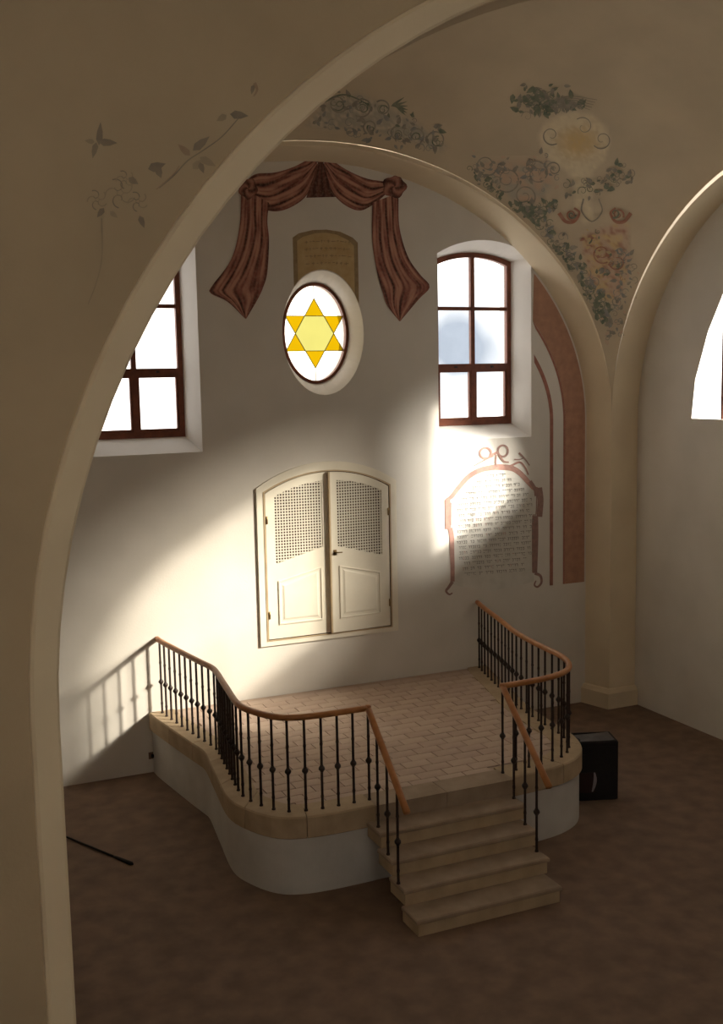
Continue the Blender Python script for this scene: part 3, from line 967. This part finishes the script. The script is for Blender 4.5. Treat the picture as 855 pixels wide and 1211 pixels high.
# painted tablet with bows
tm = empty('tablet_mural', (2.45, -0.004, 1.8), label='painted arched tablet with pale lettered field and red ribbon frame', cat='mural')
T8 = lambda pts: [(510+a/4.5, 510+b/4.5) for a, b in pts]
p = Paint(lambda x, y: wpt(x, y, -0.003))
p.poly(T8([(118, 820), (118, 640), (105, 500), (100, 380), (135, 330), (190, 262), (255, 218), (340, 200), (425, 206), (482, 244), (530, 300), (562, 330), (562, 440), (545, 470), (545, 600), (545, 800), (330, 850)]), 0)
p.build('field', ['paint_tablet'], tm)
p = Paint(lambda x, y: wpt(x, y, -0.005))
F_ = lambda pts, a, b, mi, n=5: p.line(T8(pts), a, b, mi, n)
F_([(112, 800), (112, 720), (110, 640), (108, 560), (100, 515)], 5.0, 5.5, 0)
F_([(88, 520), (88, 440), (86, 365)], 6.5, 6.5, 0)
F_([(80, 368), (110, 345), (150, 295), (200, 240), (265, 205), (340, 190)], 4, 6.5, 0)
F_([(340, 190), (420, 195), (470, 222), (515, 270), (550, 305), (585, 315)], 7, 5, 0)
F_([(572, 300), (580, 370), (574, 455)], 7.5, 7, 1)
F_([(552, 450), (554, 560), (552, 680), (550, 755)], 7, 5.5, 1)
F_([(525, 265), (548, 300), (555, 345)], 4, 3, 1)
F_([(112, 800), (92, 830), (78, 850), (95, 868), (112, 860)], 4, 1.5, 1)
F_([(550, 755), (580, 770), (585, 805), (565, 828), (548, 818), (556, 795)], 3.5, 1.5, 1)
F_([(103, 500), (104, 380)], 1.2, 1.2, 1)
F_([(560, 330), (556, 440), (538, 470), (538, 750)], 1.2, 1.2, 1)
p.build('ribbon_frame', ['paint_frame', 'paint_frame_dark'], tm)
p = Paint(lambda x, y: wpt(x, y, -0.006))
for (cx, cy, rx, ry, mi) in ((288, 116, 30, 28, 0), (380, 105, 27, 30, 1)):
    pts = [(cx+rx*math.cos(2*math.pi*i/14), cy+ry*math.sin(2*math.pi*i/14)) for i in range(15)]
    p.line(T8(pts), 2.4, 2.4, mi, 2)
p.line(T8([(310, 130), (335, 120), (355, 110)]), 3, 3, 0)
p.line(T8([(345, 125), (342, 165), (350, 190)]), 2, 2, 1)
p.line(T8([(362, 130), (385, 160), (412, 165)]), 2.5, 1.5, 0)
p.line(T8([(330, 130), (270, 160), (225, 185)]), 2.2, 1.0, 0)
p.line(T8([(420, 185), (470, 165), (500, 195), (515, 232)]), 2.6, 1.6, 0)
p.line(T8([(465, 115), (495, 145), (522, 182)]), 2.6, 1.2, 1)
p.line(T8([(440, 150), (470, 150), (495, 140)]), 1.6, 1.0, 1)
p.build('bow', ['paint_frame', 'paint_frame_dark'], tm)
p = Paint(lambda x, y: wpt(x, y, -0.0055))
rg_ = random.Random(5)
for k in range(19):
    cy = 236+k*28.5
    half = {0: 55, 1: 100, 2: 130, 3: 160, 4: 180}.get(k, 203)
    if k > 15: half = 170
    x = 332-half+rg_.uniform(0, 20)
    while x < 332+half:
        nl = rg_.randint(2, 6)
        for q in range(nl):
            if x > 332+half: break
            yy = cy-(x-332)*0.075
            wl = rg_.uniform(6, 10)
            mi = 1 if rg_.random() < 0.06 else 0
            p.line(T8([(x, yy-6), (x+wl, yy-6.5)]), 0.75, 0.75, mi, 1)
            if rg_.random() < 0.75: p.line(T8([(x+wl-1, yy-7), (x+wl-1.5, yy+6)]), 0.6, 0.5, mi, 1)
            if rg_.random() < 0.4: p.line(T8([(x+1, yy+6), (x+wl, yy+5.5)]), 0.6, 0.5, mi, 1)
            x += wl+3
        x += rg_.uniform(7, 15)
p.build('lettering', ['paint_ink', 'paint_ink_red'], tm)

# ------------------------------------------------------------------ painted flowers on the vault
FM = ['fl_green', 'fl_grey', 'fl_bluegrey', 'fl_ochre', 'fl_cream', 'fl_pink', 'fl_red']
G, GR, BG, OC_, CR, PK, RD = range(7)
LAY = [0]
def vfn(x, y): return on_vault(x, y, 0.005)
def vfn2(x, y): return on_vault(x, y, 0.009)
def foliage(p, rg, path, n, spread, size, mats):
    pts = catmull([Vector((a, b, 0)) for a, b in path], 6); s = arclen(pts)
    for i in range(n):
        q = sample(pts, s, s[-1]*rg.random())
        x, y = q.x+rg.gauss(0, spread), q.y+rg.gauss(0, spread)
        sz = size*rg.uniform(0.5, 1.3)
        k = rg.random()
        mi = rg.choice(mats)
        if k < 0.7: p.leaf(x, y, sz, sz*0.5, rg.uniform(0, 6.28), mi)
        else: p.curl(x, y, sz*0.6, 1.1, rg.uniform(0, 6.28), 0.9, mi, rg.choice((-1, 1)))
VAULT_C = (0.555, 0.462, 0.335)
def smooth(t): t = max(0.0, min(1.0, t)); return t*t*(3-2*t)
def wash(outline, cell, cfn, parent, seed, soft=10.0, amount=0.85, lift=0.003):
    """faded paint field on the vault: one fine grid that fades into the plaster at its edge"""
    ol = [Vector((a, b, 0)) for a, b in outline]
    x0, x1 = min(p.x for p in ol), max(p.x for p in ol); y0, y1 = min(p.y for p in ol), max(p.y for p in ol)
    nx, ny = int((x1-x0)/cell)+2, int((y1-y0)/cell)+2
    def edge_d(x, y):
        best = 1e9; n = len(ol); q = Vector((x, y, 0))
        for k in range(n):
            a, b = ol[k], ol[(k+1) % n]; ab = b-a
            t = max(0, min(1, (q-a).dot(ab)/max(1e-9, ab.dot(ab)))); best = min(best, (q-(a+ab*t)).length)
        return best
    mm = MB(); idx = {}
    def vert(i, j):
        if (i, j) in idx: return idx[(i, j)]
        x, y = x0+i*cell, y0+j*cell
        p = on_vault(x, y, lift)
        if p is None: idx[(i, j)] = None; return None
        n1 = 0.5+0.9*noise.noise((x*0.09, y*0.09, seed)); n2 = 0.5+0.9*noise.noise((x*0.22, y*0.22, seed+5))
        a = smooth(edge_d(x, y)/soft) if inside(x, y, ol) else 0.0
        a *= amount*(0.55+0.6*n2)
        mm.v.append(p); mm.col.append(mix(VAULT_C, cfn(x, y, max(0, min(1, n1)), max(0, min(1, n2))), max(0, min(1, a))))
        idx[(i, j)] = len(mm.v)-1
        return idx[(i, j)]
    for j in range(ny):
        for i in range(nx):
            if not inside(x0+(i+0.5)*cell, y0+(j+0.5)*cell, ol): continue
            q = [vert(i, j), vert(i+1, j), vert(i+1, j+1), vert(i, j+1)]
            if None in q: continue
            mm.f.append(q); mm.m.append(0); mm.sm.append(True)
    return mm.build('wash', 'paint_wash', parent, fix=False)
CREAM_, OCH_, PINK_, REDD_, BLUE_ = (0.74, 0.64, 0.45), (0.66, 0.46, 0.20), (0.56, 0.36, 0.26), (0.38, 0.18, 0.13), (0.34, 0.335, 0.30)
rg = random.Random(21)
gm_ = empty('garland_mural', on_vault(440, 150), label='grey-green painted garland on the vault above the drapery', cat='mural')
wash([(352, 152), (385, 112), (425, 106), (465, 122), (500, 145), (536, 172), (522, 186), (480, 170), (430, 160), (380, 156)], 3.5, lambda x, y, a, b: mix(BLUE_, (0.60, 0.52, 0.40), smooth((b-0.45)*2.5)), gm_, 3.1, 12, 0.8)
p = Paint(vfn)
foliage(p, rg, [(360, 140), (400, 148), (440, 158), (480, 166), (510, 172)], 50, 5, 9, [BG, BG, GR])
foliage(p, rg, [(385, 118), (420, 128), (470, 142), (520, 165)], 46, 6, 9, [BG, GR, GR, G])
for (x, y, r_, a, sg) in ((400, 122, 12, 0.3, 1), (428, 126, 13, 2.2, -1), (452, 128, 10, 4.0, 1), (492, 160, 10, 1.0, -1), (516, 166, 12, 3.0, 1), (438, 150, 9, 2.0, 1), (470, 158, 9, 5.0, -1)):
    p.curl(x, y, r_, 1.4, a, 2.0, GR, sg); p.curl(x+1, y+2, r_*0.6, 1.1, a+2, 1.6, G, -sg)
p.line([(384, 120), (405, 112), (425, 118), (440, 128)], 2.5, 1.0, G)
for k in range(6): p.leaf(462+k*1.5, 126, 20-k, 3.0, -0.6+0.28*k, G)
p.build('leaves', FM, gm_, kind='stuff')

sm_ = empty('scroll_mural', on_vault(610, 215), label='pinkish grey painted scrollwork on the vault beside the ochre cartouche', cat='mural')
wash([(562, 185), (600, 184), (640, 184), (662, 200), (655, 228), (630, 250), (605, 244), (582, 222)], 3.5, lambda x, y, a, b: mix(PINK_, BLUE_, smooth((a-0.3)*2)), sm_, 8.3, 12, 0.6)
p = Paint(vfn)
foliage(p, rg, [(565, 190), (590, 205), (625, 200), (655, 205)], 70, 9, 8, [GR, BG, PK, GR])
for (x, y, r_, a, sg) in ((575, 195, 14, 0.3, 1), (600, 212, 16, 2.2, -1), (635, 205, 15, 4.0, 1), (620, 232, 14, 1.0, -1), (655, 200, 9, 3.0, 1), (590, 232, 10, 0.5, 1)):
    p.curl(x, y, r_, 1.5, a, 1.8, GR, sg)
foliage(p, rg, [(560, 200), (585, 225), (610, 250), (640, 258)], 60, 4, 8, [G, G, GR])
p.build('scrolls', FM, sm_, kind='stuff')

lb_ = empty('leaf_border_mural', on_vault(690, 340), label='dark green painted leaves running down the vault along the right arch', cat='mural')
for path, n_, sp, sz, ms in (([(640, 262), (660, 290), (680, 320), (700, 350), (718, 385)], 190, 7, 9, [G, GR, G, BG]),
                             ([(610, 248), (640, 250), (655, 240)], 60, 4, 9, [G, G, GR]), ([(735, 300), (738, 335), (730, 370), (722, 405)], 90, 5, 8, [GR, BG, PK])):
    p = Paint(vfn); foliage(p, rg, path, n_, sp, sz, ms); p.build('leaf_run', FM, lb_, kind='stuff')
p = Paint(vfn)
foliage(p, rg, [(612, 118), (640, 116), (670, 118)], 80, 8, 10, [G, GR, G])
foliage(p, rg, [(635, 130), (660, 122), (690, 128)], 40, 4, 10, [G, GR])
for k in range(5): p.line([(640, 124), (672, 122-2*k), (698+2*k, 130-3*k)], 1.6, 0.6, GR)
p.build('bouquet_mural', FM, label='dark leafy painted bouquet topping the ochre cartouche', cat='mural')

cm = empty('cartouche_mural', on_vault(690, 250), label='ochre and cream painted cartouche with red scrolls on right vault', cat='mural')
def cart(x, y, a, b):
    d = math.hypot((x-684)/26, (y-168)/20)
    return mix(OCH_, CREAM_, smooth(d-0.35+0.5*(b-0.5)))
wash([(634, 158), (642, 143), (658, 134), (680, 129), (702, 133), (720, 148), (725, 170), (718, 192), (705, 204), (708, 218), (702, 238), (706, 264), (688, 268), (676, 245), (675, 215), (666, 203), (648, 194), (637, 178)], 3, cart, cm, 1.3, 7, 0.8)
wash([(686, 275), (735, 258), (747, 262), (747, 305), (742, 345), (724, 362), (704, 354), (690, 322), (684, 290)], 3, lambda x, y, a, b: mix(mix(PINK_, OCH_, smooth((a-0.4)*2.5)), REDD_, smooth((b-0.55)*3)), cm, 5.7, 8, 0.75)
p = Paint(vfn2)
p.curl(652, 160, 12, 1.2, 1.0, 1.4, GR, 1); p.curl(712, 165, 12, 1.2, 2.5, 1.4, GR, -1); p.curl(690, 150, 12, 1.0, 4, 1.2, GR, 1)
for x, sg in ((665, 1), (742, -1)):
    p.line([(x-4*sg, 252), (x+4*sg, 262), (x+14*sg, 262), (x+20*sg, 252), (x+14*sg, 246)], 4.5, 2.5, RD); p.curl(x+11*sg, 254, 7, 1.3, 0.5, 2.4, RD, sg)
p.curl(676, 254, 5, 1.0, 0, 2.5, G, 1); p.curl(727, 252, 6, 1.0, 2, 2.5, G, -1)
foliage(p, rg, [(672, 225), (690, 218), (715, 222), (730, 200), (745, 215)], 55, 5, 8, [GR, G, GR])
foliage(p, rg, [(700, 280), (712, 300), (720, 325), (728, 300)], 55, 7, 7, [OC_, RD, PK, GR, G])
p.curl(712, 300, 12, 1.4, 1.0, 1.8, RD, 1); p.curl(730, 310, 10, 1.3, 3.0, 1.6, RD, -1)
p.line([(690, 235), (688, 250), (700, 262), (712, 250), (708, 235)], 2, 1.2, GR)
p.build('scrolls', FM, cm, kind='stuff')

# faint branch on the foreground wall
def ffn(x, y):
    q = on(x, y, 1, YF-0.004); return q
p = Paint(ffn)
FN = ['fl_faint', 'fl_faint_dark', 'fl_faint_red']
p.line([(188, 222), (205, 208), (222, 190), (240, 178), (262, 162), (282, 140)], 2.0, 1.2, 1)
p.line([(185, 224), (205, 206), (212, 196)], 1.2, 1.0, 2)
for (x, y, l, wd, a, mi) in ((228, 178, 26, 10, -0.7, 1), (225, 184, 20, 8, -2.4, 2), (236, 186, 22, 9, 0.5, 0), (272, 135, 22, 10, 0.1, 1), (268, 136, 14, 8, 2.6, 0),
                             (175, 200, 22, 11, -0.3, 1), (185, 196, 16, 9, 1.2, 1), (228, 200, 16, 9, -0.8, 0), (236, 192, 14, 7, 1.2, 1)):
    p.leaf(x, y, l, wd, a, mi)
p.build('branch_mural', FN, label='faint painted branch with leaves on the upper left arch wall', cat='mural')
p = Paint(ffn)
for (x, y, r_) in ((142, 228, 18), (115, 236, 12), (163, 238, 12), (148, 212, 11)):
    for k in range(5):
        a = 1.26*k+0.4
        p.curl(x+r_*0.45*math.cos(a), y+r_*0.45*math.sin(a), r_*0.55, 0.8, a, 1.5, 1 if k % 2 else 0, 1)
p.leaf(152, 210, 14, 8, 0.6, 1); p.leaf(165, 255, 16, 7, 1.2, 1); p.leaf(123, 246, 14, 7, 2.2, 1); p.leaf(130, 250, 12, 6, 0.7, 0)
p.line([(120, 258), (121, 290), (119, 315), (112, 340), (104, 360)], 1.6, 1.0, 0)
p.build('blossom_mural', FN, label='faint painted blossoms low on the left arch wall', cat='mural')
p = Paint(ffn)
p.leaf(117, 172, 28, 8, -1.5, 1); p.leaf(117, 168, 22, 9, 0.05, 1); p.leaf(114, 168, 20, 7, 1.8, 1); p.leaf(112, 168, 12, 6, 3.3, 0)
p.build('bird_mural', FN, label='small faint painted bird shape near the top left', cat='mural')
p = Paint(ffn)
p.line([(301, 98), (304, 106), (300, 114)], 4, 1.5, 2); p.leaf(300, 100, 12, 5, 1.8, 1)
p.build('bud_mural', FN, label='tiny faint painted bud at the top beside the arch', cat='mural')

# ------------------------------------------------------------------ black box beside the dais
bx = empty('black_box', (1.86, -3.0, 0), label='black box standing on the floor right of the platform', cat='box')
rot = math.radians(-20)
M = Matrix.Translation((1.935, -2.98, 0)) @ Matrix.Rotation(rot, 4, 'Z')
hw, hd, hh = 0.235, 0.17, 0.69
m = MB()
def rr_ring(e, z):
    c = 0.02
    pts = []
    for sx_, sy_, a0 in ((1, 1, 0), (-1, 1, 90), (-1, -1, 180), (1, -1, 270)):
        for k in range(4):
            a = math.radians(a0+30*k)
            pts.append(M @ Vector((sx_*(hw-e-c)+c*math.cos(a), sy_*(hd-e-c)+c*math.sin(a), z)))
    return pts
m.loft([rr_ring(0.015, 0), rr_ring(0.0, 0.012), rr_ring(0, hh-0.03), rr_ring(0.012, hh-0.012), rr_ring(0.03, hh-0.012), rr_ring(0.034, hh-0.04)], caps=True)
m.build('case', 'black_plastic', bx)
m = MB()
gv = []
for j in range(7):
    for i in range(7):
        u, v = -1+2*i/6, -1+2*j/6
        gv.append(M @ Vector((u*(hw-0.035), v*(hd-0.035), hh-0.02+0.018*math.sin(2.3*u+1)*math.cos(1.7*v)+0.012*u)))
m.add(gv, [(j*7+i, j*7+i+1, (j+1)*7+i+1, (j+1)*7+i) for j in range(6) for i in range(6)], smooth=True)
m.build('lid', 'grey_plastic', bx, fix=False)
m = MB(); m.box(-0.21, 0.21, -hd-0.005, -hd+0.001, 0.05, 0.62, M=M); m.build('front_panel', 'black_plastic', bx)
m = MB(); m.box(-0.20, -0.03, -hd-0.008, -hd-0.004, 0.10, 0.33, M=M); m.build('print_patch', 'dark_red_print', bx)
m = MB()
ap = [Vector((-0.075+0.045*math.sin(math.pi*(0.1+0.6*k/8)), -hd-0.010, 0.11+0.22*k/8)) for k in range(9)]
m.loft([[M @ (q+Vector((d_, 0, 0))) for d_ in (-0.016*math.sin(math.pi*(k+1)/10)-0.003, 0.016*math.sin(math.pi*(k+1)/10)+0.003)] for k, q in enumerate(ap)], closed=False)
m.build('stripe', 'pale_print', bx, fix=False)

# ------------------------------------------------------------------ thin black rod on the floor
a = on(157, 1022, 2, 0.014); b = on(60, 982, 2, 0.014)
rod = empty('black_rod', (a+b)/2 - Vector((0, 0, 0.014)), label='thin black rod with thicker tip lying on the floor at left', cat='rod')
def tube(m, pts, rads, n=8):
    rings = []
    N = len(pts)
    for i, p_ in enumerate(pts):
        t = (pts[min(i+1, N-1)]-pts[max(i-1, 0)]).normalized(); s_ = t.cross(Vector((0, 0, 1))).normalized(); u_ = s_.cross(t)
        rings.append([p_+s_*(rads[i]*math.cos(2*math.pi*k/n))+u_*(rads[i]*math.sin(2*math.pi*k/n)) for k in range(n)])
    m.loft(rings, caps=True, smooth=True)
m = MB(); tube(m, [b, b.lerp(a, 0.5), b.lerp(a, 0.80)], [0.009, 0.010, 0.011]); m.build('shaft', 'black_plastic', rod)
m = MB(); tube(m, [b.lerp(a, 0.78), b.lerp(a, 0.82), b.lerp(a, 0.93), b.lerp(a, 0.985), a], [0.011, 0.015, 0.019, 0.021, 0.010]); m.build('tip', 'black_plastic', rod)

# small socket on the wall
s_ = on(180, 893, 1, 0.0)
so = empty('wall_socket', (s_.x, 0, s_.z), label='small brown socket low on the wall beside the platform', cat='socket')
m = MB(); m.box(s_.x-0.045, s_.x+0.045, -0.018, 0, s_.z-0.04, s_.z+0.04); m.build('cover_plate', 'socket', so)
m = MB(); m.bar((s_.x, -0.014, s_.z), (s_.x, -0.045, s_.z), 0.035, 0.035); m.build('plug', 'black_plastic', so)

# small hook above the drapery
h_ = on(399, 187, 1, 0.0)
m = MB(); tube(m, [Vector((h_.x-0.02, -0.01, h_.z+0.02)), Vector((h_.x, -0.03, h_.z)), Vector((h_.x+0.03, -0.012, h_.z-0.01))], [0.012, 0.018, 0.012])
m.build('wall_hook', 'wrought_iron', label='tiny dark iron hook on the wall above the drapery', cat='hook')
